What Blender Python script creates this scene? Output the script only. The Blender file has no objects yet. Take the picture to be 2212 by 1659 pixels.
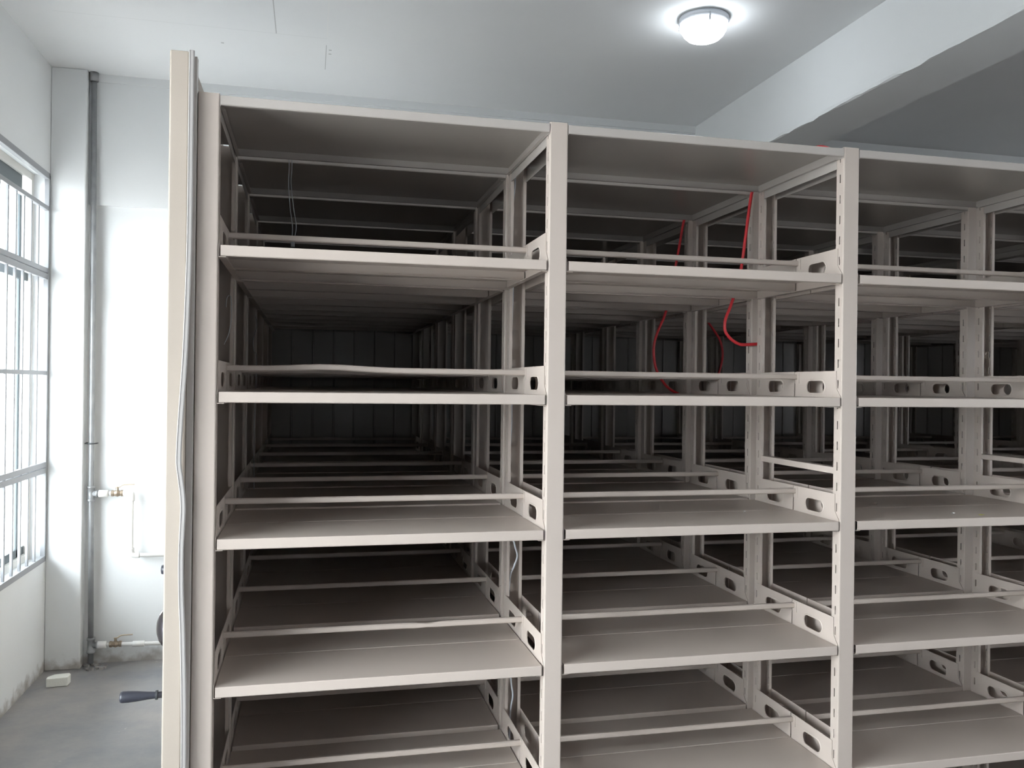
import bpy, bmesh, math, random
from mathutils import Vector, Matrix
random.seed(7)
C = bpy.context.scene.collection
SC = bpy.context.scene

# ------------------------------------------------------------------ camera
def make_camera():
    cam = bpy.data.cameras.new('camera')
    cam.sensor_fit = 'HORIZONTAL'; cam.sensor_width = 36.0
    cam.lens = 1844.9 / 2212.0 * 36.0
    cam.clip_start = 0.02; cam.clip_end = 200
    o = bpy.data.objects.new('camera', cam); C.objects.link(o)
    yaw, pitch, roll = 0.2325, 0.0012, 0.0120
    f = Vector((math.sin(yaw)*math.cos(pitch), math.cos(yaw)*math.cos(pitch), math.sin(pitch)))
    r0 = Vector((math.cos(yaw), -math.sin(yaw), 0)); u0 = r0.cross(f)
    r = math.cos(roll)*r0 + math.sin(roll)*u0
    u = -math.sin(roll)*r0 + math.cos(roll)*u0
    m = Matrix((r, u, -f)).transposed().to_4x4()
    m.translation = Vector((0.2375, -2.347, 1.8))
    o.matrix_world = m
    SC.camera = o
make_camera()

# ------------------------------------------------------------------ daylight
SC.view_settings.view_transform = 'Standard'
SC.view_settings.look = 'None'
SC.view_settings.gamma = 1.0
SC.view_settings.use_curve_mapping = False
SC.view_settings.exposure = 1.58
w = bpy.data.worlds.new('overcast_sky'); SC.world = w; w.use_nodes = True
nt = w.node_tree; nt.nodes.clear()
out = nt.nodes.new('ShaderNodeOutputWorld'); bg = nt.nodes.new('ShaderNodeBackground')
tc = nt.nodes.new('ShaderNodeTexCoord'); sx = nt.nodes.new('ShaderNodeSeparateXYZ')
ramp = nt.nodes.new('ShaderNodeValToRGB')
ramp.color_ramp.elements[0].position = 0.44; ramp.color_ramp.elements[0].color = (0.33, 0.33, 0.33, 1)
ramp.color_ramp.elements[1].position = 0.52; ramp.color_ramp.elements[1].color = (0.93, 0.965, 1.0, 1)
mm = nt.nodes.new('ShaderNodeMapRange'); mm.inputs[1].default_value = -1; mm.inputs[2].default_value = 1
nt.links.new(tc.outputs['Generated'], sx.inputs[0]); nt.links.new(sx.outputs[2], mm.inputs[0])
nt.links.new(mm.outputs[0], ramp.inputs[0]); nt.links.new(ramp.outputs[0], bg.inputs[0])
# the overcast sky is brighter on the window side (towards -X), where the sun hides
mx_ = nt.nodes.new('ShaderNodeMapRange'); mx_.inputs[1].default_value = -1; mx_.inputs[2].default_value = 0.1
mx_.inputs[3].default_value = 13.5; mx_.inputs[4].default_value = 3.0
nt.links.new(sx.outputs[0], mx_.inputs[0]); nt.links.new(mx_.outputs[0], bg.inputs[1])
nt.links.new(bg.outputs[0], out.inputs[0])

# ------------------------------------------------------------------ materials
MATS = {}
def mat(name, col, rough=0.5, metal=0.0, noise=0.0, nscale=6.0, bump=0.0, bscale=40.0, spec=0.5, emis=None, estr=0.0):
    m = bpy.data.materials.new(name); m.use_nodes = True
    t = m.node_tree; b = t.nodes['Principled BSDF']
    b.inputs['Base Color'].default_value = (*col, 1); b.inputs['Roughness'].default_value = rough
    b.inputs['Metallic'].default_value = metal; b.inputs['Specular IOR Level'].default_value = spec
    tcn = t.nodes.new('ShaderNodeTexCoord')
    if noise > 0:
        n = t.nodes.new('ShaderNodeTexNoise'); n.inputs['Scale'].default_value = nscale; n.inputs['Detail'].default_value = 6
        t.links.new(tcn.outputs['Object'], n.inputs['Vector'])
        r = t.nodes.new('ShaderNodeMapRange'); r.inputs[1].default_value = 0.3; r.inputs[2].default_value = 0.7
        r.inputs[3].default_value = 1 - noise; r.inputs[4].default_value = 1 + noise
        t.links.new(n.outputs['Fac'], r.inputs[0])
        mx = t.nodes.new('ShaderNodeVectorMath'); mx.operation = 'SCALE'; mx.inputs[0].default_value = col
        t.links.new(r.outputs[0], mx.inputs['Scale']); t.links.new(mx.outputs[0], b.inputs['Base Color'])
    if bump > 0:
        n2 = t.nodes.new('ShaderNodeTexNoise'); n2.inputs['Scale'].default_value = bscale; n2.inputs['Detail'].default_value = 4
        t.links.new(tcn.outputs['Object'], n2.inputs['Vector'])
        bp = t.nodes.new('ShaderNodeBump'); bp.inputs['Strength'].default_value = bump; bp.inputs['Distance'].default_value = 0.01
        t.links.new(n2.outputs['Fac'], bp.inputs['Height']); t.links.new(bp.outputs[0], b.inputs['Normal'])
    if emis:
        b.inputs['Emission Color'].default_value = (*emis, 1); b.inputs['Emission Strength'].default_value = estr
    MATS[name] = m
    return m

steel = mat('cream_powder_coat', (0.482, 0.414, 0.368), 0.36, noise=0.02, nscale=3, bump=0.04, bscale=500)
steelg = mat('grey_cream_powder_coat', (0.425, 0.388, 0.360), 0.24, noise=0.02, nscale=3, bump=0.03, bscale=500)
panelm = mat('beige_panel_paint', (0.405, 0.350, 0.298), 0.42, noise=0.02, nscale=2, bump=0.04, bscale=500)
rubber = mat('grey_rubber_seal', (0.40, 0.378, 0.366), 0.6)
darkm = mat('dark_steel', (0.06, 0.065, 0.07), 0.5, metal=0.3)
black = mat('black_plastic', (0.035, 0.037, 0.05), 0.38)
chrome = mat('polished_chrome', (0.30, 0.28, 0.32), 0.16, metal=1.0)
galv = mat('galvanised_pipe', (0.33, 0.34, 0.35), 0.45, metal=0.35, noise=0.15, nscale=12)
pvc = mat('white_pvc', (0.80, 0.80, 0.79), 0.35)
brass = mat('weathered_brass', (0.32, 0.26, 0.20), 0.45, metal=0.6, noise=0.15, nscale=60)
tape = mat('aged_lever_metal', (0.55, 0.46, 0.36), 0.4, metal=0.5)
redm = mat('red_cable', (0.62, 0.03, 0.04), 0.42)
wirem = mat('grey_wire', (0.30, 0.31, 0.33), 0.4)
whitec = mat('white_cable', (0.72, 0.75, 0.80), 0.35)
foam = mat('white_foam', (0.80, 0.81, 0.76), 0.85, bump=0.15, bscale=120)
grille = mat('grey_white_grille_paint', (0.30, 0.31, 0.33), 0.4)
alum = mat('dark_window_aluminium', (0.10, 0.12, 0.13), 0.4, metal=0.4)
sealm = mat('window_sealant', (0.66, 0.65, 0.62), 0.7)
lampb = mat('lamp_base_white', (0.62, 0.65, 0.70), 0.5)
lampd = mat('lit_lamp_dome', (0.9, 0.93, 0.95), 0.4, emis=(0.90, 0.96, 1.0), estr=8.0)
screwm = mat('bright_zinc', (0.75, 0.74, 0.72), 0.25, metal=0.9)
yellow = mat('yellow_paper', (0.62, 0.60, 0.12), 0.8)
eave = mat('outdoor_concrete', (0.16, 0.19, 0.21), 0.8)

def wall_material(name, col, dirt=True):
    m = mat(name, col, 0.75, bump=0.12, bscale=7, spec=0.3)
    t = m.node_tree; b = t.nodes['Principled BSDF']; tcn = t.nodes.new('ShaderNodeTexCoord')
    n = t.nodes.new('ShaderNodeTexNoise'); n.inputs['Scale'].default_value = 1.3; n.inputs['Detail'].default_value = 8
    t.links.new(tcn.outputs['Object'], n.inputs['Vector'])
    r = t.nodes.new('ShaderNodeValToRGB'); r.color_ramp.elements[0].position = 0.3; r.color_ramp.elements[1].position = 0.7
    r.color_ramp.elements[0].color = (*[c*0.95 for c in col], 1); r.color_ramp.elements[1].color = (*col, 1)
    t.links.new(n.outputs['Fac'], r.inputs[0])
    last = r.outputs[0]
    if dirt:   # scuffed, unpainted plaster along the foot of the wall
        s = t.nodes.new('ShaderNodeSeparateXYZ'); t.links.new(tcn.outputs['Object'], s.inputs[0])
        n2 = t.nodes.new('ShaderNodeTexNoise'); n2.inputs['Scale'].default_value = 14; n2.inputs['Detail'].default_value = 6
        t.links.new(tcn.outputs['Object'], n2.inputs['Vector'])
        a = t.nodes.new('ShaderNodeMath'); a.operation = 'MULTIPLY'; a.inputs[1].default_value = 0.24
        t.links.new(n2.outputs['Fac'], a.inputs[0])
        d = t.nodes.new('ShaderNodeMath'); d.operation = 'SUBTRACT'
        t.links.new(a.outputs[0], d.inputs[0]); t.links.new(s.outputs[2], d.inputs[1])
        mr = t.nodes.new('ShaderNodeMapRange'); mr.inputs[1].default_value = 0.04; mr.inputs[2].default_value = 0.12
        t.links.new(d.outputs[0], mr.inputs[0])
        mx = t.nodes.new('ShaderNodeMix'); mx.data_type = 'RGBA'
        t.links.new(mr.outputs[0], mx.inputs[0]); t.links.new(last, mx.inputs[6]); mx.inputs[7].default_value = (0.42, 0.40, 0.38, 1)
        last = mx.outputs[2]
    t.links.new(last, b.inputs['Base Color'])
    return m
wallm = wall_material('painted_plaster_wall', (0.80, 0.82, 0.832))
beamm = wall_material('painted_plaster_beam', (0.80, 0.82, 0.832), False)

def ceiling_material():
    m = mat('painted_ceiling', (0.69, 0.70, 0.70), 0.8, bump=0.06, bscale=3, spec=0.2)
    t = m.node_tree; b = t.nodes['Principled BSDF']; tcn = t.nodes.new('ShaderNodeTexCoord')
    s = t.nodes.new('ShaderNodeSeparateXYZ'); t.links.new(tcn.outputs['Object'], s.inputs[0])
    def M(op, a, bb):
        n = t.nodes.new('ShaderNodeMath'); n.operation = op
        for i, v in enumerate((a, bb)):
            if v is None: continue
            if isinstance(v, (int, float)): n.inputs[i].default_value = v
            else: t.links.new(v, n.inputs[i])
        return n.outputs[0]
    def band(axis, c, w):
        return M('LESS_THAN', M('ABSOLUTE', M('SUBTRACT', s.outputs[axis], c), None), w)
    def rng(axis, lo, hi):
        return M('MULTIPLY', M('GREATER_THAN', s.outputs[axis], lo), M('LESS_THAN', s.outputs[axis], hi))
    n = t.nodes.new('ShaderNodeTexNoise'); n.inputs['Scale'].default_value = 1.1; n.inputs['Detail'].default_value = 7
    t.links.new(tcn.outputs['Object'], n.inputs['Vector'])
    r = t.nodes.new('ShaderNodeValToRGB'); r.color_ramp.elements[0].position = 0.3; r.color_ramp.elements[1].position = 0.7
    r.color_ramp.elements[0].color = (0.81, 0.825, 0.84, 1); r.color_ramp.elements[1].color = (0.85, 0.862, 0.87, 1)
    t.links.new(n.outputs['Fac'], r.inputs[0])
    dark = M('MULTIPLY', band(0, 0.034, 0.0028), rng(1, 1.2, 2.565))
    dark = M('MAXIMUM', dark, M('MULTIPLY', band(0, 0.307, 0.0022), rng(1, 2.66, 3.05)))
    dark = M('MAXIMUM', dark, M('MULTIPLY', M('MULTIPLY', band(1, 2.565, 0.0035), rng(0, -1.1, 0.31)), 0.2))
    for hx, hy in ((0.33, 2.73), (0.33, 2.79), (-0.27, 2.78)):
        dark = M('MAXIMUM', dark, M('MULTIPLY', band(0, hx, 0.008), band(1, hy, 0.008)))
    lite = M('MULTIPLY', band(0, 0.309, 0.0035), rng(1, 1.2, 2.54))
    mx = t.nodes.new('ShaderNodeMix'); mx.data_type = 'RGBA'
    t.links.new(M('MULTIPLY', dark, 0.5), mx.inputs[0]); t.links.new(r.outputs[0], mx.inputs[6]); mx.inputs[7].default_value = (0.25, 0.25, 0.25, 1)
    mx2 = t.nodes.new('ShaderNodeMix'); mx2.data_type = 'RGBA'
    t.links.new(M('MULTIPLY', lite, 0.6), mx2.inputs[0]); t.links.new(mx.outputs[2], mx2.inputs[6]); mx2.inputs[7].default_value = (0.85, 0.85, 0.85, 1)
    t.links.new(mx2.outputs[2], b.inputs['Base Color'])
    return m
ceilm = ceiling_material()

def floor_material():
    m = mat('dusty_concrete_floor', (0.3, 0.29, 0.28), 0.42, bump=0.12, bscale=25)
    t = m.node_tree; b = t.nodes['Principled BSDF']; tcn = t.nodes.new('ShaderNodeTexCoord')
    n = t.nodes.new('ShaderNodeTexNoise'); n.inputs['Scale'].default_value = 2.2; n.inputs['Detail'].default_value = 9; n.inputs['Roughness'].default_value = 0.65
    t.links.new(tcn.outputs['Object'], n.inputs['Vector'])
    r = t.nodes.new('ShaderNodeValToRGB')
    e = r.color_ramp.elements; e[0].position = 0.30; e[0].color = (0.205, 0.216, 0.236, 1); e[1].position = 0.72; e[1].color = (0.36, 0.335, 0.315, 1)
    t.links.new(n.outputs['Fac'], r.inputs[0])
    n2 = t.nodes.new('ShaderNodeTexNoise'); n2.inputs['Scale'].default_value = 11; n2.inputs['Detail'].default_value = 3
    t.links.new(tcn.outputs['Object'], n2.inputs['Vector'])
    mr = t.nodes.new('ShaderNodeMapRange'); mr.inputs[1].default_value = 0.70; mr.inputs[2].default_value = 0.76
    t.links.new(n2.outputs['Fac'], mr.inputs[0])
    mx = t.nodes.new('ShaderNodeMix'); mx.data_type = 'RGBA'
    t.links.new(mr.outputs[0], mx.inputs[0]); t.links.new(r.outputs[0], mx.inputs[6]); mx.inputs[7].default_value = (0.62, 0.58, 0.53, 1)
    t.links.new(mx.outputs[2], b.inputs['Base Color'])
    return m
floorm = floor_material()

def glass_material():
    m = bpy.data.materials.new('window_glass'); m.use_nodes = True; t = m.node_tree
    t.nodes.clear(); o = t.nodes.new('ShaderNodeOutputMaterial')
    tr = t.nodes.new('ShaderNodeBsdfTransparent'); tr.inputs[0].default_value = (0.96, 0.98, 0.98, 1)
    gl = t.nodes.new('ShaderNodeBsdfGlossy'); gl.inputs['Roughness'].default_value = 0.02
    mx = t.nodes.new('ShaderNodeMixShader')
    mx.inputs[0].default_value = 0.05; t.links.new(tr.outputs[0], mx.inputs[1]); t.links.new(gl.outputs[0], mx.inputs[2])
    t.links.new(mx.outputs[0], o.inputs[0])
    return m
glassm = glass_material()

# ------------------------------------------------------------------ mesh helpers
class MB:
    def __init__(s): s.v = []; s.f = []
    def box(s, x0, x1, y0, y1, z0, z1):
        b = len(s.v)
        s.v += [(x0,y0,z0),(x1,y0,z0),(x1,y1,z0),(x0,y1,z0),(x0,y0,z1),(x1,y0,z1),(x1,y1,z1),(x0,y1,z1)]
        s.f += [[b+i for i in q] for q in ((0,3,2,1),(4,5,6,7),(0,1,5,4),(1,2,6,5),(2,3,7,6),(3,0,4,7))]
        return s
    def prism(s, pts, fn, a, b):
        """pts: closed 2-D outline, fn(u,v,t) -> xyz, extruded t=a..b"""
        k = len(s.v); n = len(pts)
        s.v += [fn(p[0], p[1], a) for p in pts] + [fn(p[0], p[1], b) for p in pts]
        for i in range(n):
            j = (i+1) % n; s.f.append([k+i, k+j, k+n+j, k+n+i])
        s.f.append([k+i for i in range(n)][::-1]); s.f.append([k+n+i for i in range(n)])
        return s
    def tube(s, path, r, seg=10, cap=True):
        P = [Vector(p) for p in path]; k = len(s.v); n = len(P)
        rs = r if isinstance(r, (list, tuple)) else [r]*n
        t0 = (P[1]-P[0]).normalized()
        up = Vector((0,0,1)) if abs(t0.z) < 0.9 else Vector((1,0,0))
        a = t0.cross(up).normalized()
        for i in range(n):
            t = (P[min(i+1,n-1)]-P[max(i-1,0)]).normalized()
            a = (a - t*a.dot(t)).normalized(); b = t.cross(a)
            for q in range(seg):
                th = 2*math.pi*q/seg
                s.v.append(tuple(P[i] + rs[i]*(math.cos(th)*a + math.sin(th)*b)))
        for i in range(n-1):
            for q in range(seg):
                q2 = (q+1) % seg
                s.f.append([k+i*seg+q, k+i*seg+q2, k+(i+1)*seg+q2, k+(i+1)*seg+q])
        if cap:
            s.f.append([k+q for q in range(seg)][::-1]); s.f.append([k+(n-1)*seg+q for q in range(seg)])
        return s
    def data(s, name, m, smooth=False, bevel=0.0, bseg=2):
        me = bpy.data.meshes.new(name); me.from_pydata(s.v, [], s.f)
        bm = bmesh.new(); bm.from_mesh(me)
        bmesh.ops.recalc_face_normals(bm, faces=bm.faces)
        if bevel:
            es = [e for e in bm.edges if len(e.link_faces) == 2 and e.calc_face_angle(0) > 0.6]
            bmesh.ops.bevel(bm, geom=es, offset=bevel, segments=bseg, affect='EDGES', profile=0.5, clamp_overlap=True)
        for f in bm.faces: f.smooth = smooth
        bm.to_mesh(me); bm.free(); me.materials.append(m)
        return me

def link(name, me, parent=None, loc=None):
    o = bpy.data.objects.new(name, me); C.objects.link(o)
    if parent: o.parent = parent
    if loc: o.location = loc
    return o
def tag(o, label=None, cat=None, group=None, kind=None):
    if label: o['label'] = label
    if cat: o['category'] = cat
    if group: o['group'] = group
    if kind: o['kind'] = kind
    return o
def empty(name, loc=(0,0,0)):
    o = bpy.data.objects.new(name, None); C.objects.link(o); o.location = loc; o.empty_display_size = 0.1
    return o
def struct(name, mb, m, parent=None, **k):
    o = link(name, mb.data(name, m, **k), parent)
    if not parent: o['kind'] = 'structure'
    return o
def smooth_path(pts, n=8):
    P = [Vector(p) for p in pts]; out_ = []
    for i in range(len(P)-1):
        p0 = P[max(i-1,0)]; p1 = P[i]; p2 = P[i+1]; p3 = P[min(i+2,len(P)-1)]
        for k in range(n):
            t = k/n
            out_.append(0.5*((2*p1)+(p2-p0)*t+(2*p0-5*p1+4*p2-p3)*t*t+(3*p1-p0-3*p2+p3)*t**3))
    out_.append(P[-1]); return out_

# ------------------------------------------------------------------ the room
XW, YW, H = -1.337, 3.546, 3.733         # window wall, back wall, ceiling height
XR, YB = 8.2, -5.2
WT = 0.22                                 # wall thickness
struct('floor', MB().box(XW-WT, XR+WT, YB-WT, YW+WT, -0.15, 0.0), floorm)
struct('ceiling', MB().box(XW-WT, XR+WT, YB-WT, YW+WT, H, H+0.15), ceilm)
mb = MB().box(XW-WT, XR+WT, YW, YW+WT, 0, H)
mb.box(-1.134, XR, YW-0.030, YW, 2.907, H-0.05)       # slightly proud lintel band of plaster
mb.box(-1.134, 3.0, YW-0.040, YW, H-0.05, H)
struct('wall_back', mb, wallm)
mb = MB(); mb.box(XR, XR+WT, YB-WT, YW, 0, 0.8); mb.box(XR, XR+WT, YB-WT, YW, 3.1, H)
mb.box(XR, XR+WT, YB-WT, -4.2, 0.8, 3.1); mb.box(XR, XR+WT, -0.6, YW, 0.8, 3.1)  # bare opening, out of view, added to brighten the ceiling beyond the beam
struct('wall_right', mb, wallm)
struct('wall_front', MB().box(XW-WT, XR, YB-WT, YB, 0, H), wallm)
# window wall with its openings (window_1 is the one in view)
WZ0, WZ1 = 0.695, 3.056
WINS = [(2.40, 3.430), (-2.30, -0.20)]
mb = MB()
mb.box(XW-WT, XW, YB, YW, 0, WZ0); mb.box(XW-WT, XW, YB, YW, WZ1, H)
ys = [YB] + [v for wn in sorted(WINS) for v in wn] + [YW]
for a, b in zip(ys[0::2], ys[1::2]): mb.box(XW-WT, XW, a, b, WZ0, WZ1)
struct('wall_left', mb, wallm)
# shallow pier in the corner
struct('wall_pier', MB().box(XW, -1.134, 3.440, YW, 0, H), wallm, bevel=0.006)
# ceiling beam with a ragged plaster arris
def beam():
    mb = MB(); n = 140; x0, x1, zb = 3.0, 3.335, 3.328
    ysn = [YW + (YB - YW)*i/n for i in range(n+1)]
    rnd = random.Random(3); off = [0.0]*(n+1); v = 0
    for i in range(n+1):
        v = 0.55*v + rnd.uniform(-0.010, 0.010); off[i] = v
    ring = []
    for i, y in enumerate(ysn):
        k = len(mb.v)
        mb.v += [(x0, y, H), (x0-0.001, y, zb+0.02), (x0+0.002, y, zb+off[i]*0.7), (x0+0.012, y, zb),
                 (x1, y, zb), (x1, y, H)]
        if i:
            for q in range(5): mb.f.append([k-6+q, k-5+q, k+1+q, k+q])
    mb.f.append([0,1,2,3,4,5]); m = len(mb.v)-6; mb.f.append([m+5,m+4,m+3,m+2,m+1,m])
    return mb
struct('ceiling_beam', beam(), beamm)

# ------------------------------------------------------------------ windows
def build_window(idx, y0, y1):
    """plaster reveal is the wall; this is the frame, panes and the steel grille in front"""
    root = empty('window_%d' % idx, (XW, (y0+y1)/2, WZ0)); root['kind'] = 'structure'
    yc = (y0+y1)/2
    def P(name, mb, m, **k):
        o = link(name, mb.data(name, m, **k), root)
        o.matrix_parent_inverse = Matrix.Translation((-XW, -yc, -WZ0)); return o
    fx0, fx1 = XW-0.145, XW-0.085
    f = MB(); t = 0.045
    f.box(fx0, fx1, y0, y0+t, WZ0, WZ1); f.box(fx0, fx1, y1-t, y1, WZ0, WZ1)
    f.box(fx0, fx1, y0+t, y1-t, WZ0, WZ0+t); f.box(fx0, fx1, y0+t, y1-t, WZ1-t, WZ1)
    P('window_frame', f, sealm, bevel=0.003)
    s = MB()
    s.box(fx0+0.022, fx1-0.016, y0+t, y1-t, 2.395, 2.450)      # transom between fixed light and sashes
    s.box(fx0+0.022, fx1-0.016, y0+t, y1-t, 1.212, 1.262)
    yy = y1 - 0.17
    while yy > y0+t+0.03:
        s.box(fx0+0.024, fx1-0.020, yy-0.016, yy+0.016, WZ0+t, WZ1-t); yy -= 0.87
    s.box(fx0+0.024, fx1-0.020, y0+t, y1-t, WZ0+t, WZ0+t+0.05)
    s.box(fx0+0.022, fx1-0.016, y0+t, y1-0.17, 2.895, 3.011)
    P('sash', s, alum, bevel=0.003)
    P('pane', MB().box(XW-0.117, XW-0.113, y0+t, y1-t, WZ0+t, WZ1-t), glassm)
    # security grille, flat with the inner face of the wall
    g = MB(); gx0, gx1 = XW-0.022, XW+0.006
    g.box(gx0, gx1, y0, y1, WZ0-0.012, WZ0+0.022)
    g.box(gx0, gx1, y0, y1, WZ1-0.028, WZ1+0.010)
    g.box(gx0, gx1, y1-0.020, y1+0.006, WZ0, WZ1); g.box(gx0, gx1, y0-0.006, y0+0.020, WZ0, WZ1)
    P('grille_frame', g, grille, bevel=0.002)
    for z0_, z1_ in ((2.835, 2.862), (2.452, 2.482), (2.412, 2.448), (1.828, 1.852), (1.262, 1.294), (1.225, 1.257)):
        P('grille_rail', MB().box(gx0+0.002, gx1-0.002, y0+0.02, y1-0.02, z0_, z1_), grille, bevel=0.002)
    yy = y1 - 0.185
    while yy > y0+0.05:
        P('grille_bar', MB().box(gx0+0.006, gx1-0.008, yy-0.008, yy+0.008, WZ0+0.02, 2.84), grille, bevel=0.002)
        yy -= 0.1325
    return root
for i, (a, b) in enumerate(WINS): build_window(i+1, a, b)
# outdoor canopy slab over the window, seen through its top light
struct('trim_1', MB().box(-3.0, XW-WT-0.02, -6.0, 4.6, 3.30, 3.42), eave)

# ------------------------------------------------------------------ ceiling lamp
def lathe(mb, prof, cx, cy, cz, seg=40):
    k = len(mb.v); n = len(prof)
    for r, z in prof:
        for q in range(seg):
            th = 2*math.pi*q/seg; mb.v.append((cx+r*math.cos(th), cy+r*math.sin(th), cz+z))
    for i in range(n-1):
        for q in range(seg):
            q2 = (q+1) % seg; mb.f.append([k+i*seg+q, k+i*seg+q2, k+(i+1)*seg+q2, k+(i+1)*seg+q])
    mb.f.append([k+q for q in range(seg)]); mb.f.append([k+(n-1)*seg+q for q in range(seg)])
    return mb
lamp = empty('ceiling_lamp', (2.222, 1.775, H))
tag(lamp, 'round white dome ceiling lamp, switched on, to the left of the beam', 'lamp')
link('lamp_base', lathe(MB(), [(0.118,0.0),(0.128,-0.004),(0.130,-0.022),(0.124,-0.034),(0.10,-0.036)],0,0,0).data('lamp_base', lampb, smooth=True), lamp)
link('lamp_shade', lathe(MB(), [(0.02,-0.034),(0.121,-0.036),(0.121,-0.044),(0.116,-0.066),(0.104,-0.089),(0.085,-0.107),(0.058,-0.119),(0.028,-0.125),(0.004,-0.126)],0,0,0).data('lamp_shade', lampd, smooth=True), lamp)
for a in (0.35, 2.45, 4.5):
    c_, s_ = math.cos(a), math.sin(a)
    link('clip', MB().tube([(0.123*c_,0.123*s_,-0.020),(0.128*c_,0.128*s_,-0.040),(0.121*c_,0.121*s_,-0.060)], 0.007, 8).data('clip', lampb, smooth=True), lamp)

# ------------------------------------------------------------------ shelving units
W, PW, D, PITCH, FL = 0.95, 0.0536, 0.5213, 0.5617, 0.0389
TT, TB = 2.5484, 2.5233
LEVELS = [2.1575, 1.7734, 1.3876, 1.0009, 0.6150, 0.2290]
LIP = 0.0284
NB = 7
MID = 0.2605

def post_mesh(mirror):
    """C-channel upright with slotted flanges; local x 0..PW, y 0..FL (front face at y=0)"""
    r = 0.0035
    prof = [(0.010, FL), (0.0, FL), (0.0, 0.0225), (0.0, 0.0175), (0.0, r), (r*0.3, r*0.3), (r, 0.0), (PW/2, 0.0),
            (PW-r, 0.0), (PW-r*0.3, r*0.3), (PW, r), (PW, 0.0175), (PW, 0.0225), (PW, FL), (PW-0.010, FL)]
    slot_cols = (2, 11)
    zs = [0.10]
    z = 0.13
    flags = []
    while z < 2.52:
        zs.append(z); flags.append(False)
        zs.append(z+0.026); flags.append(True)
        z += 0.0643
    zs.append(2.5525); flags.append(False)
    bm = bmesh.new(); grid = []
    for z in zs: grid.append([bm.verts.new((p[0], (D-p[1]) if mirror else p[1], z)) for p in prof])
    for i in range(len(zs)-1):
        for j in range(len(prof)-1):
            if flags[i] and j in slot_cols: continue
            bm.faces.new((grid[i][j], grid[i][j+1], grid[i+1][j+1], grid[i+1][j]))
    bmesh.ops.recalc_face_normals(bm, faces=bm.faces)
    # make the thickness grow towards the inside of the channel
    bm.faces.ensure_lookup_table()
    bm.normal_update()
    wf = max(bm.faces, key=lambda f: f.calc_area() if abs(f.normal.y) > 0.9 else 0)
    outward = wf.normal.y < 0 if not mirror else wf.normal.y > 0
    if not outward: bmesh.ops.reverse_faces(bm, faces=bm.faces)
    bmesh.ops.solidify(bm, geom=bm.faces[:], thickness=0.0015)
    me = bpy.data.meshes.new('upright_post'); bm.to_mesh(me); bm.free(); me.materials.append(steel)
    return me

def channel(y0, y1, ztop, lip, ret, t=0.0012):
    """outline of a folded sheet: top face with two lips and return flanges (y,z)"""
    r = 0.0022
    o = [(y0+ret, ztop-lip), (y0+r, ztop-lip), (y0, ztop-lip+r), (y0, ztop-r), (y0+r*0.3, ztop-r*0.3), (y0+r, ztop)]
    o += [(y1-r, ztop), (y1-r*0.3, ztop-r*0.3), (y1, ztop-r), (y1, ztop-lip+r), (y1-r, ztop-lip), (y1-ret, ztop-lip)]
    i = [(y1-ret, ztop-lip+t), (y1-t, ztop-lip+t), (y1-t, ztop-t), (y0+t, ztop-t), (y0+t, ztop-lip+t), (y0+ret, ztop-lip+t)]
    return o + i
def yz(u, v, t): return (t, u, v)
BW = W - PW          # clear bay width
def board_mesh(front):
    mb = MB(); y0, y1 = (-0.0015, MID-0.0012) if front else (MID+0.0012, D+0.0015)
    mb.prism(channel(y0, y1, 0, LIP, 0.014), yz, 0.0065, BW-0.0065)
    return mb.data('shelf_board', steel)
def top_mesh():
    mb = MB(); mb.prism(channel(0.0, D, TT, TT-TB, 0.012), yz, 0.001, BW-0.001)
    for x0, x1 in ((0.001, 0.0022), (BW-0.0022, BW-0.001)): mb.box(x0, x1, 0.002, D-0.002, TB-0.004, TT-0.001)
    mb.box(0.001, 0.012, 0.03, D-0.03, TB-0.004, TB-0.0028); mb.box(BW-0.012, BW-0.001, 0.03, D-0.03, TB-0.004, TB-0.0028)
    return mb.data('top_panel', steelg)
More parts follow.
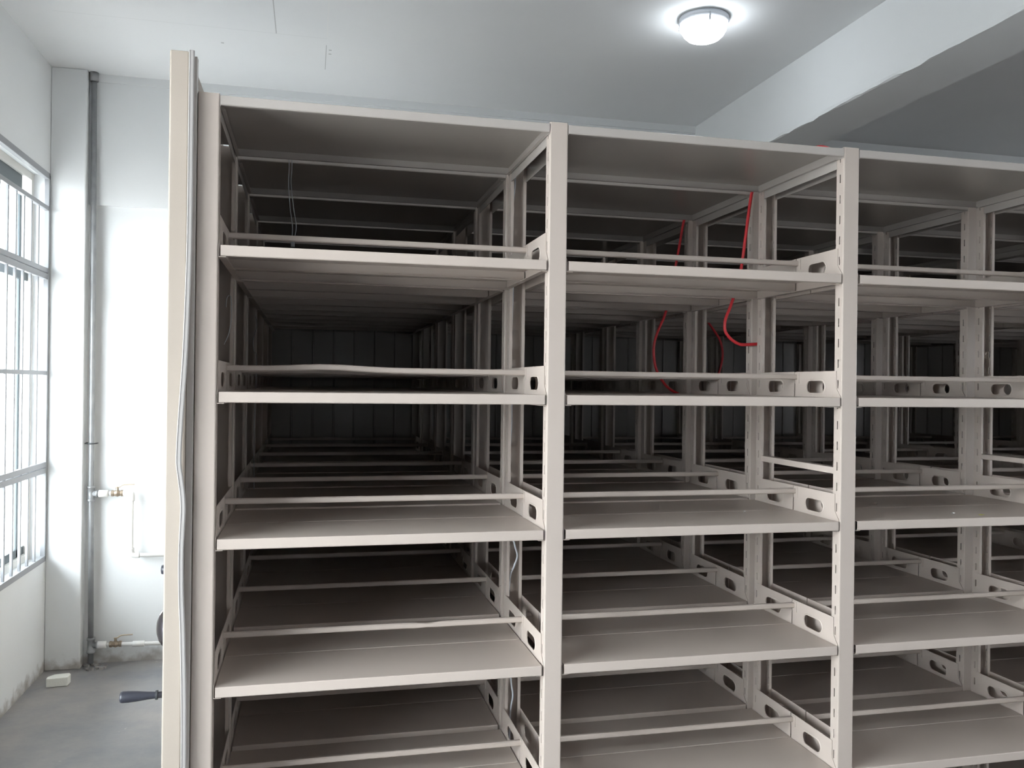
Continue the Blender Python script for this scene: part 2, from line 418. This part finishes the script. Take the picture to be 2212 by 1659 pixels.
def bracket_mesh(front, left):
    """side bracket plate with an oval hand hole and a foot flange under the board"""
    pts = [(0.0035, -0.0305), (0.0035, 0.004), (0.010, 0.010), (0.0235, 0.027), (0.026, 0.034), (0.026, 0.083), (0.2575, 0.083), (0.2575, -0.0305)]
    if not front: pts = [(D-y, z) for y, z in pts]
    hc = 0.138 if front else D-0.138
    hole = []
    hw, hh, n = 0.050, 0.0195, 8
    for k in range(n+1):
        a = -math.pi/2 + math.pi*k/n; hole.append((hc+hw-hh+hh*math.cos(a), 0.0325+hh*math.sin(a)))
    for k in range(n+1):
        a = math.pi/2 + math.pi*k/n; hole.append((hc-hw+hh+hh*math.cos(a), 0.0325+hh*math.sin(a)))
    bm = bmesh.new(); es = []
    xa, xb = (0.0008, 0.0024) if left else (BW-0.0008, BW-0.0024)
    for loop in (pts, hole):
        vs = [bm.verts.new((xa, p[0], p[1])) for p in loop]
        for i in range(len(vs)): es.append(bm.edges.new((vs[i], vs[(i+1) % len(vs)])))
    r = bmesh.ops.triangle_fill(bm, use_beauty=True, use_dissolve=False, edges=es)
    fs = [g for g in r['geom'] if isinstance(g, bmesh.types.BMFace)]
    ex = bmesh.ops.extrude_face_region(bm, geom=fs)
    bmesh.ops.translate(bm, vec=(xb-xa, 0, 0), verts=[g for g in ex['geom'] if isinstance(g, bmesh.types.BMVert)])
    me0 = bpy.data.meshes.new('tmp'); bmesh.ops.recalc_face_normals(bm, faces=bm.faces); bm.to_mesh(me0); bm.free()
    mb = MB(); mb.v = [tuple(v.co) for v in me0.vertices]; mb.f = [list(p.vertices) for p in me0.polygons]
    bpy.data.meshes.remove(me0)
    s = 1 if left else -1; xo = 0 if left else BW
    ya, yb = (0.0035, 0.2575) if front else (D-0.2575, D-0.0035)
    mb.box(min(xo+s*0.0008, xo+s*0.020), max(xo+s*0.0008, xo+s*0.020), ya, yb, -0.0312, -0.0296)
    # raised rim pressed round the hand hole
    rim = []; m = len(hole)
    for sc, dx in ((1.0, 0.0), (1.0, 0.0012), (1.18, 0.0009), (1.26, 0.0)):
        k = len(mb.v)
        for y, z in hole:
            cy = max(min(y, hc+hw-hh), hc-hw+hh)
            mb.v.append((xb + s*dx, cy+(y-cy)*sc, 0.0325+(z-0.0325)*sc))
        rim.append(k)
    for a_, b_ in zip(rim, rim[1:]):
        for i in range(m):
            j = (i+1) % m; mb.f.append([a_+i, a_+j, b_+j, b_+i])
    return mb.data('side_bracket', steel)
def rod_mesh(bow=0.0, dent=0.0):
    """retaining rod at mid depth, folded tabs at both ends"""
    mb = MB(); n = 24; x0, x1 = 0.0026, BW-0.0026
    r = 0.003; y0, y1, z0, z1 = 0.2425, 0.2565, 0.0570, 0.0740
    sec = [(y0+r,z0),(y1-r,z0),(y1,z0+r),(y1,z1-r),(y1-r,z1),(y0+r,z1),(y0,z1-r),(y0,z0+r)]
    k0 = len(mb.v)
    for i in range(n+1):
        t = i/n; x = x0+(x1-x0)*t
        dz = bow*math.exp(-((t-0.32)/0.14)**2)
        sq = 1 - dent*math.exp(-((t-0.66)/0.018)**2)
        dz -= 0.006*dent*math.exp(-((t-0.66)/0.05)**2)
        for y, z in sec: mb.v.append((x, y, 0.0655+(z-0.0655)*sq+dz))
    m = len(sec)
    for i in range(n):
        for q in range(m):
            q2 = (q+1) % m; mb.f.append([k0+i*m+q, k0+i*m+q2, k0+(i+1)*m+q2, k0+(i+1)*m+q])
    mb.f.append([k0+q for q in range(m)]); mb.f.append([k0+n*m+q for q in range(m)])
    mb.box(x1-0.0015, x1, 0.232, 0.2575, 0.044, 0.078); mb.box(x0, x0+0.0015, 0.232, 0.2575, 0.044, 0.078)
    return mb.data('retaining_rod', steel)

M_post = {False: post_mesh(False), True: post_mesh(True)}
M_board = {True: board_mesh(True), False: board_mesh(False)}
M_top = top_mesh()
M_br = {(f, l): bracket_mesh(f, l) for f in (True, False) for l in (True, False)}
M_rod = rod_mesh(); M_rod_bow = rod_mesh(bow=0.0075); M_rod_dent = rod_mesh(dent=0.35)
mb = MB(); mb.box(0.002, 0.030, 0.030, 0.490, 1.5325, 1.5340); mb.box(0.002, 0.0035, 0.030, 0.490, 1.5325, 1.5525); mb.box(0.002, 0.030, 0.030, 0.490, 1.5510, 1.5525)
M_brace = mb.data('cross_brace', steel)
def frame_tie():
    mb = MB()       # top rail joining the two uprights of a frame
    mb.prism([(0.0002,2.4920),(0.0002,2.5482),(PW-0.0002,2.5482),(PW-0.0002,2.4920),(PW-0.0017,2.4920),(PW-0.0017,2.5467),(0.0017,2.5467),(0.0017,2.4920)],
             lambda u,v,t: (u,t,v), FL+0.001, D-FL-0.001)
    return mb.data('frame_tie', steelg)
M_tie = frame_tie()
M_tie2 = MB().box(0.006, PW-0.006, FL, D-FL, 0.14, 0.16).data('lower_tie', steelg)
def base_mesh():
    mb = MB(); mb.box(-PW, NB*W, 0.02, 0.06, 0.03, 0.14); mb.box(-PW, NB*W, D-0.06, D-0.02, 0.03, 0.14)
    for i in range(NB+1): mb.box(i*W-PW, i*W, 0.06, D-0.06, 0.05, 0.13)
    return mb.data('base_frame', steelg)
M_base = base_mesh()
mb = MB()
for i in range(NB+1):
    for yy in (0.12, 0.40):
        mb.prism([(yy+0.05*math.cos(2*math.pi*k/20), 0.05+0.05*math.sin(2*math.pi*k/20)) for k in range(20)], yz, i*W-0.04, i*W-0.015)
M_wheels = mb.data('wheel_set', darkm)

def panel_mesh():
    mb = MB(); mb.box(-0.1204, -0.0729, -0.022, 0.500, 0.02, 2.6475)
    return mb.data('end_panel', panelm, bevel=0.0045, bseg=3)
M_panel = panel_mesh()
M_fill = MB().box(-0.0723, -0.0550, -0.008, 0.014, 0.03, 2.640).data('panel_flange', steelg, bevel=0.001)

STRIP = [(-0.0605,2.6475),(-0.0605,2.45),(-0.0605,2.269),(-0.0615,2.106),(-0.0665,1.891),(-0.072,1.769),(-0.0765,1.676),
         (-0.0785,1.595),(-0.0735,1.548),(-0.0675,1.479),(-0.0705,1.363),(-0.069,1.247),(-0.0645,1.13),(-0.0595,0.834),(-0.0600,0.03)]
def strip_mesh(wavy):
    P = smooth_path([(x-0.0063 if wavy else -0.0668, 0, z) for x, z in STRIP], 6)
    mb = MB(); sec = [(-0.0065,0.004),(-0.0065,-0.003),(-0.0045,-0.005),(-0.0028,-0.0035),(0.0040,-0.0035),(0.0065,-0.002),(0.0065,0.004)]
    m = len(sec); k0 = 0
    for i, p in enumerate(P):
        fw = -0.0260 - 0.7*max(0.0, (-0.0668-p.x))
        for u, v in sec: mb.v.append((p.x+u, fw+v, p.z))
    for i in range(len(P)-1):
        for q in range(m):
            q2 = (q+1) % m; mb.f.append([i*m+q, i*m+q2, (i+1)*m+q2, (i+1)*m+q])
    mb.f.append(list(range(m))); e = (len(P)-1)*m; mb.f.append([e+q for q in range(m)])
    return mb.data('seal_strip', rubber)
M_strip = {True: strip_mesh(True), False: strip_mesh(False)}

def xlathe(mb, prof, cy, cz, seg=28):
    """prof: (x, radius) revolved about an axis parallel to X"""
    k = len(mb.v); n = len(prof)
    for x, r in prof:
        for q in range(seg):
            th = 2*math.pi*q/seg; mb.v.append((x, cy+r*math.cos(th), cz+r*math.sin(th)))
    for i in range(n-1):
        for q in range(seg):
            q2 = (q+1) % seg; mb.f.append([k+i*seg+q, k+i*seg+q2, k+(i+1)*seg+q2, k+(i+1)*seg+q])
    mb.f.append([k+q for q in range(seg)]); mb.f.append([k+(n-1)*seg+q for q in range(seg)])
    return mb
HY, HZ = 0.215, 1.108
M_hub = xlathe(MB(), [(-0.1200,0.060),(-0.132,0.062),(-0.140,0.061),(-0.152,0.054),(-0.163,0.040),(-0.170,0.022),(-0.172,0.004)], HY, HZ).data('hub', chrome, smooth=True)
mb = MB(); mb.prism([(HY+0.066*math.cos(2*math.pi*k/32), HZ+0.066*math.sin(2*math.pi*k/32)) for k in range(32)], yz, -0.130, -0.1210)
M_ring = mb.data('hub_ring', black)
ARMS = [(-128, True), (112, False), (-8, False)]
def wheel_parts(parent):
    h = link('hand_wheel', M_hub, parent); h['label'] = 'chrome domed handwheel hub'
    link('hub_ring', M_ring, h)
    for ang, grip in ARMS:
        a = math.radians(ang); y, z = HY+0.190*math.cos(a), HZ+0.190*math.sin(a)
        link('spoke', MB().tube([(-0.122, HY+0.05*math.cos(a), HZ+0.05*math.sin(a)), (-0.124, y, z)], 0.007, 10).data('spoke', chrome, smooth=True), h)
        if grip:
            g = link('grip', xlathe(MB(), [(-0.117,0.0085),(-0.152,0.0085),(-0.158,0.0092),(-0.175,0.0105),(-0.200,0.0135),(-0.222,0.0150),(-0.236,0.0152),(-0.241,0.0142),(-0.243,0.010),(-0.243,0.002)], y, z).data('grip', black, smooth=True), h)
            g['label'] = 'black plastic grip'
            link('ferrule', xlathe(MB(), [(-0.149,0.009),(-0.149,0.0125),(-0.154,0.0125),(-0.154,0.009)], y, z).data('ferrule', darkm), h)
        else:
            link('grip', xlathe(MB(), [(-0.114,0.012),(-0.140,0.014),(-0.150,0.012),(-0.152,0.003)], y, z).data('grip', black, smooth=True), h)

def back_mesh():
    """ribbed sheet closing the rear of the last unit"""
    pts = []; x = 0.0; top = []
    while x < BW-0.001:
        for dx, dy in ((0,0),(0.118,0),(0.122,-0.006),(0.128,-0.006),(0.132,0)):
            if x+dx <= BW: top.append((x+dx, dy))
        x += 0.132
    top.append((BW, 0))
    o = top + [(a, b+0.0012) for a, b in top[::-1]]
    return MB().prism(o, lambda u, v, t: (u, D-0.006+v, t), 0.15, 2.52).data('back_panel', steelg)
M_back = back_mesh()

UNITS = [
 ('front mobile shelving unit, cream steel, with end panel, seal strip and handwheel', False),
 ('second mobile shelving unit, directly behind the front one, red cable in front of it', False),
 ('third mobile shelving unit from the front, two rows behind the front one', False),
 ('fourth mobile shelving unit from the front, in shade between third and fifth', False),
 ('fifth mobile shelving unit from the front, next to the rearmost one', False),
 ('rearmost shelving unit, closed at the rear with dark ribbed back panels', True)]
for ui, (label, back) in enumerate(UNITS):
    u = empty('shelving_unit', (0, ui*PITCH, 0)); tag(u, label, 'shelving unit', 'rows of steel mobile shelving')
    for i in range(NB+1):
        link('upright_post', M_post[False], u, (i*W-PW, 0, 0)); link('upright_post', M_post[True], u, (i*W-PW, 0, 0))
        link('frame_tie', M_tie, u, (i*W-PW, 0, 0)); link('lower_tie', M_tie2, u, (i*W-PW, 0, 0))
        if ui == 0 and i in (2, 3, 4): link('cross_brace', M_brace, u, (i*W-PW, 0, 0))
    link('base_frame', M_base, u); link('wheel_set', M_wheels, u)
    link('end_panel', M_panel, u); link('panel_flange', M_fill, u)
    link('end_panel', M_panel, u, (NB*W-PW+0.1235, 0, 0))  # unseen far end panel, added to stop light entering from the right
    s = link('seal_strip', M_strip[ui == 0], u)
    if ui == 0: s['label'] = 'wavy grey rubber seal strip coming loose'
    wheel_parts(u) if ui == 0 else None
    for b in range(NB):
        link('top_panel', M_top, u, (b*W, 0, 0))
        if back: link('back_panel', M_back, u, (b*W, 0, 0))
        for li, z in enumerate(LEVELS):
            for front in (True, False):
                o = link('shelf_board', M_board[front], u, (b*W, 0, z))
                for left in (True, False): link('side_bracket', M_br[(front, left)], o)
                if front:
                    rm = M_rod
                    if ui == 0 and b == 0 and li == 1: rm = M_rod_bow
                    if ui == 0 and b == 0 and li == 3: rm = M_rod_dent
                    r_ = link('retaining_rod', rm, o)
                    if rm is M_rod_bow: r_['label'] = 'retaining rod bent upwards'
                    if rm is M_rod_dent: r_['label'] = 'retaining rod with a dent'

# ------------------------------------------------------------------ pipes in the corner
def pipe_run():
    px, py = -1.094, 3.488
    r = empty('water_pipe', (px, py, 0)); tag(r, 'tall grey galvanised water pipe rising beside the corner pier', 'pipe')
    inv = Matrix.Translation((-px, -py, 0))
    def P(name, me, parent=r, label=None):
        o = link(name, me, parent)
        if parent is r: o.matrix_parent_inverse = inv
        if label: o['label'] = label
        return o
    P('riser', MB().tube([(px-0.010, py, H-0.06), (px-0.002, py, 2.4), (px, py, 1.2), (px+0.012, py, 0.02)], 0.0165, 18).data('riser', galv, smooth=True))
    P('ceiling_sleeve', MB().tube([(px-0.010, py, H-0.055), (px-0.010, py, H)], 0.026, 18).data('ceiling_sleeve', galv, smooth=True))
    for z in (1.086, 0.131):
        x = px + (0.002 if z > 1 else 0.012)
        m = MB().tube([(x,py,z-0.048),(x,py,z-0.046),(x,py,z-0.034),(x,py,z-0.032),(x,py,z+0.032),(x,py,z+0.034),(x,py,z+0.046),(x,py,z+0.048)], [0.023,0.025,0.025,0.021,0.021,0.025,0.025,0.023], 18)
        m.tube([(x,py,z),(x+0.030,py,z),(x+0.031,py,z),(x+0.040,py,z)], [0.019,0.019,0.023,0.023], 18)
        P('tee_fitting', m.data('tee_fitting', galv, smooth=True))
    m = MB().tube([(px-0.035, YW-0.01, 1.402),(px-0.032, py-0.018, 1.402),(px, py-0.022, 1.400),(px+0.030, py-0.018, 1.402),(px+0.035, py+0.01, 1.402)], 0.004, 8)
    P('pipe_clamp', m.data('pipe_clamp', darkm, smooth=True))
    def branch(z, pts, label):
        b = empty('branch_pipe', (px+0.04, py, z)); tag(b, label, 'pipe')
        iv = Matrix.Translation((-px-0.04, -py, -z))
        def Q(name, me, parent=b, lab=None):
            o = link(name, me, parent)
            if parent is b: o.matrix_parent_inverse = iv
            if lab: o['label'] = lab
            return o
        Q('plastic_pipe', MB().tube(pts, 0.0125, 16).data('plastic_pipe', pvc, smooth=True))
        x0 = px+0.045
        Q('coupling', MB().tube([(x0,py,z),(x0+0.002,py,z),(x0+0.055,py,z),(x0+0.057,py,z)], [0.020,0.0225,0.0225,0.019], 18).data('coupling', pvc, smooth=True))
        vx = px+0.155
        m = MB().tube([(vx-0.036,py,z),(vx-0.034,py,z),(vx-0.022,py,z),(vx-0.018,py,z),(vx,py,z),(vx+0.018,py,z),(vx+0.022,py,z),(vx+0.034,py,z),(vx+0.036,py,z)],
                      [0.016,0.020,0.020,0.016,0.022,0.016,0.020,0.020,0.016], 8)
        m.tube([(vx,py,z+0.015),(vx,py,z+0.040)], [0.009,0.007], 10)
        v = Q('valve', m.data('valve', brass), b, 'brass ball valve')
        lv = MB().tube(smooth_path([(vx-0.010,py,z+0.037),(vx+0.012,py,z+0.040),(vx+0.035,py,z+0.053),(vx+0.100,py,z+0.055)],5), 0.0042, 8)
        o = link('lever', lv.data('lever', tape, smooth=True), v)
        return Q, m
    z = 1.085
    pts = [(px+0.05,py,z),(px+0.215,py,z)]
    arc = [(px+0.215,py,z),(px+0.230,py,z-0.003),(px+0.238,py,z-0.012),(px+0.240,py,z-0.025)]
    dn = [(px+0.241,py,0.725),(px+0.244,py,0.705),(px+0.256,py,0.694),(px+0.275,py,0.690)]
    Q, _ = branch(z, pts+arc[1:]+dn+[(px+0.62,py,0.684)], 'upper white plastic branch pipe with brass valve, stepping down along the wall')
    for a, b_ in (([(px+0.19,py,z),(px+0.226,py,z),(px+0.240,py,z-0.013),(px+0.240,py,z-0.050)],0), ([(px+0.241,py,0.735),(px+0.242,py,0.708),(px+0.258,py,0.691),(px+0.290,py,0.690)],0)):
        Q('elbow', MB().tube(smooth_path(a, 5), 0.0185, 16).data('elbow', pvc, smooth=True))
    z = 0.131
    Q, _ = branch(z, [(px+0.06,py,z),(px+0.3,py,z-0.006),(px+0.62,py,z-0.014)], 'lower white plastic branch pipe with brass valve, running just above the floor')
    Q('coupling', MB().tube([(px+0.255,py,z-0.005),(px+0.257,py,z-0.005),(px+0.325,py,z-0.006),(px+0.327,py,z-0.006)], [0.015,0.0185,0.0185,0.015], 18).data('coupling', pvc, smooth=True))
pipe_run()

# ------------------------------------------------------------------ foam offcut on the floor
def foam_block():
    mb = MB(); mb.prism([(-0.062,-0.030),(0.050,-0.042),(0.066,0.018),(0.058,0.040),(-0.020,0.044),(-0.058,0.010)], lambda u,v,t: (u,v,t), 0.0, 0.052)
    o = link('foam_block', mb.data('foam_block', foam, bevel=0.004)); o.location = (-1.185, 3.165, 0.0005); o.rotation_euler = (0,0,math.radians(12))
    tag(o, 'small white foam offcut lying on the floor by the corner pier', 'foam block')
foam_block()
# rubble at the foot of the pier
rb = MB(); rr = random.Random(5)
for k in range(26):
    x = rr.uniform(-1.16, -0.98); y = rr.uniform(3.40, 3.52); s = rr.uniform(0.004, 0.016)
    if x < -1.125 and y > 3.425: continue
    rb.prism([(x+s*math.cos(a+rr.uniform(-.3,.3)), y+s*0.8*math.sin(a)) for a in (0.2,1.4,2.5,3.7,5.0)], lambda u,v,t: (u,v,t), 0.0, s*rr.uniform(0.6,1.1))
rubm = mat('plaster_crumbs', (0.36, 0.345, 0.33), 0.9)
o = link('plaster_rubble', rb.data('plaster_rubble', rubm)); tag(o, 'grey plaster crumbs on the floor at the foot of the galvanised pipe', 'rubble', None, 'stuff')

# ------------------------------------------------------------------ cables
def cable(name, pts, r, m, label, cat='cable', group=None, n=8):
    P = smooth_path(pts, n); o = link(name, MB().tube(P, r, 8).data(name, m, smooth=True)); tag(o, label, cat, group); return o
cable('cable', [(1.845,0.541,2.560),(1.827,0.541,2.513),(1.806,0.541,2.36),(1.790,0.541,2.244),(1.775,0.541,2.18),(1.748,0.541,2.10),(1.728,0.541,2.05),(1.728,0.541,2.01),(1.748,0.541,1.983),(1.775,0.541,1.966),(1.80,0.541,1.960),(1.862,0.541,1.964)],
      0.0060, redm, 'red cable hanging behind the front shelving unit, hooked at its lower end', group='red cables')
cable('cable', [(1.83,1.103,2.56),(1.813,1.103,2.514),(1.795,1.103,2.41),(1.779,1.103,2.325),(1.758,1.103,2.21),(1.732,1.103,2.112),(1.700,1.103,2.04),(1.682,1.103,1.971),(1.690,1.103,1.89),(1.720,1.103,1.831),(1.76,1.103,1.79),(1.819,1.103,1.762)],
      0.0060, redm, 'red cable hanging between second and third shelving units, in a left-hand arc', group='red cables')
cable('cable', [(2.08,1.665,2.24),(2.13,1.665,2.215),(2.174,1.665,2.175),(2.229,1.665,2.112),(2.279,1.665,2.042),(2.295,1.665,1.971),(2.283,1.665,1.90),(2.258,1.665,1.828),(2.23,1.665,1.779)],
      0.0060, redm, 'dim red cable curving to the right, deepest one in the shelving', group='red cables')
# coil lying on the top panel
P = []
for k in range(120):
    a = k*2*math.pi/36; rr_ = 0.040 + 0.0025*math.sin(k*0.35)
    P.append((1.852+rr_*math.cos(a), 0.130+0.00016*k+0.010*math.sin(a*0.5), 2.5484+0.0235+rr_*0.42*math.sin(a)))
o = link('cable_coil', MB().tube(P, 0.0048, 8).data('cable_coil', redm, smooth=True)); tag(o, 'small coil of red cable on top of the front unit near the beam', 'cable')
cable('cable', [(0.911,0.494,2.535),(0.9125,0.494,2.484),(0.906,0.494,2.42),(0.901,0.494,2.30),(0.909,0.494,2.15),(0.9075,0.494,2.03),(0.902,0.494,1.90),(0.910,0.494,1.7),(0.904,0.494,1.5),(0.912,0.494,1.32),(0.926,0.494,1.255),(0.936,0.494,1.216),(0.926,0.494,1.182),(0.911,0.494,1.14),(0.906,0.494,1.0),(0.918,0.494,0.80),(0.926,0.494,0.74),(0.918,0.494,0.68),(0.915,0.494,0.5)],
      0.0032, whitec, 'thin white cable running down inside a rear upright of the front unit')
mb = MB()
mb.tube(smooth_path([(0.162,0.541,2.575),(0.163,0.541,2.50),(0.162,0.541,2.445),(0.168,0.541,2.37),(0.176,0.541,2.31),(0.174,0.541,2.262)],8), 0.0016, 6)
mb.tube(smooth_path([(0.172,0.541,2.575),(0.172,0.541,2.50),(0.170,0.541,2.45),(0.179,0.541,2.37),(0.188,0.541,2.31),(0.180,0.541,2.262)],8), 0.0016, 6)
root = empty('wire', (0.17, 0.541, 2.26)); tag(root, 'thin doubled grey wire with a small plug hanging behind the front unit', 'wire')
iv = Matrix.Translation((-0.17, -0.541, -2.26))
a = link('cord', mb.data('cord', wirem, smooth=True), root); a.matrix_parent_inverse = iv
b = link('plug', MB().box(0.171, 0.184, 0.536, 0.546, 2.243, 2.263).data('plug', wirem, bevel=0.002), root); b.matrix_parent_inverse = iv
cable('wire', [(-0.006,0.30,2.02),(-0.004,0.30,2.045),(0.003,0.30,2.055),(0.009,0.30,2.04),(0.010,0.30,1.99),(0.002,0.30,1.94),(-0.010,0.30,1.91)], 0.0012, wirem, 'faint thin wire loop at the left end of the front unit, second level', 'wire')
cable('wire', [(0.028,1.102,2.06),(0.036,1.102,2.02),(0.022,1.102,1.96),(0.026,1.102,1.92),(0.036,1.102,1.88),(0.030,1.102,1.6),(0.034,1.102,1.3)], 0.0014, wirem, 'faint thin wire at the left end between second and third units', 'wire')

# ------------------------------------------------------------------ odds and ends on the middle shelves
zc = LEVELS[2]
def screw(x, y, rot, label):
    u = MB().tube([(0,0,0.0035),(0.002,0,0.0035),(0.0021,0,0.0035),(0.012,0,0.0035)], [0.0038,0.0038,0.0018,0.0015], 8)
    o = link('screw', u.data('screw', screwm)); o.location = (x, y, zc+0.0003); o.rotation_euler = (0,0,rot); tag(o, label, 'screw', 'loose screws on the shelves')
screw(1.639, 0.222, 0.4, 'loose bright screw on the middle bay shelf, nearest the cross brace')
screw(1.655, 0.64, 1.1, 'loose bright screw on the second unit shelf, behind the middle bay rod')
screw(2.215, 0.322, 2.0, 'loose screw on the right bay shelf, behind the retaining rod')
screw(2.321, 0.078, 0.2, 'loose screw on the right bay shelf, close to its front edge')
o = link('paper_scrap', MB().prism([(0,0),(0.022,0.003),(0.019,0.014),(0.004,0.012)], lambda u,v,t: (u,v,t), 0, 0.0006).data('paper_scrap', yellow)); o.location = (2.400, 0.045, zc+0.0004)
tag(o, 'small yellow paper scrap on the right bay shelf near its front edge', 'paper')
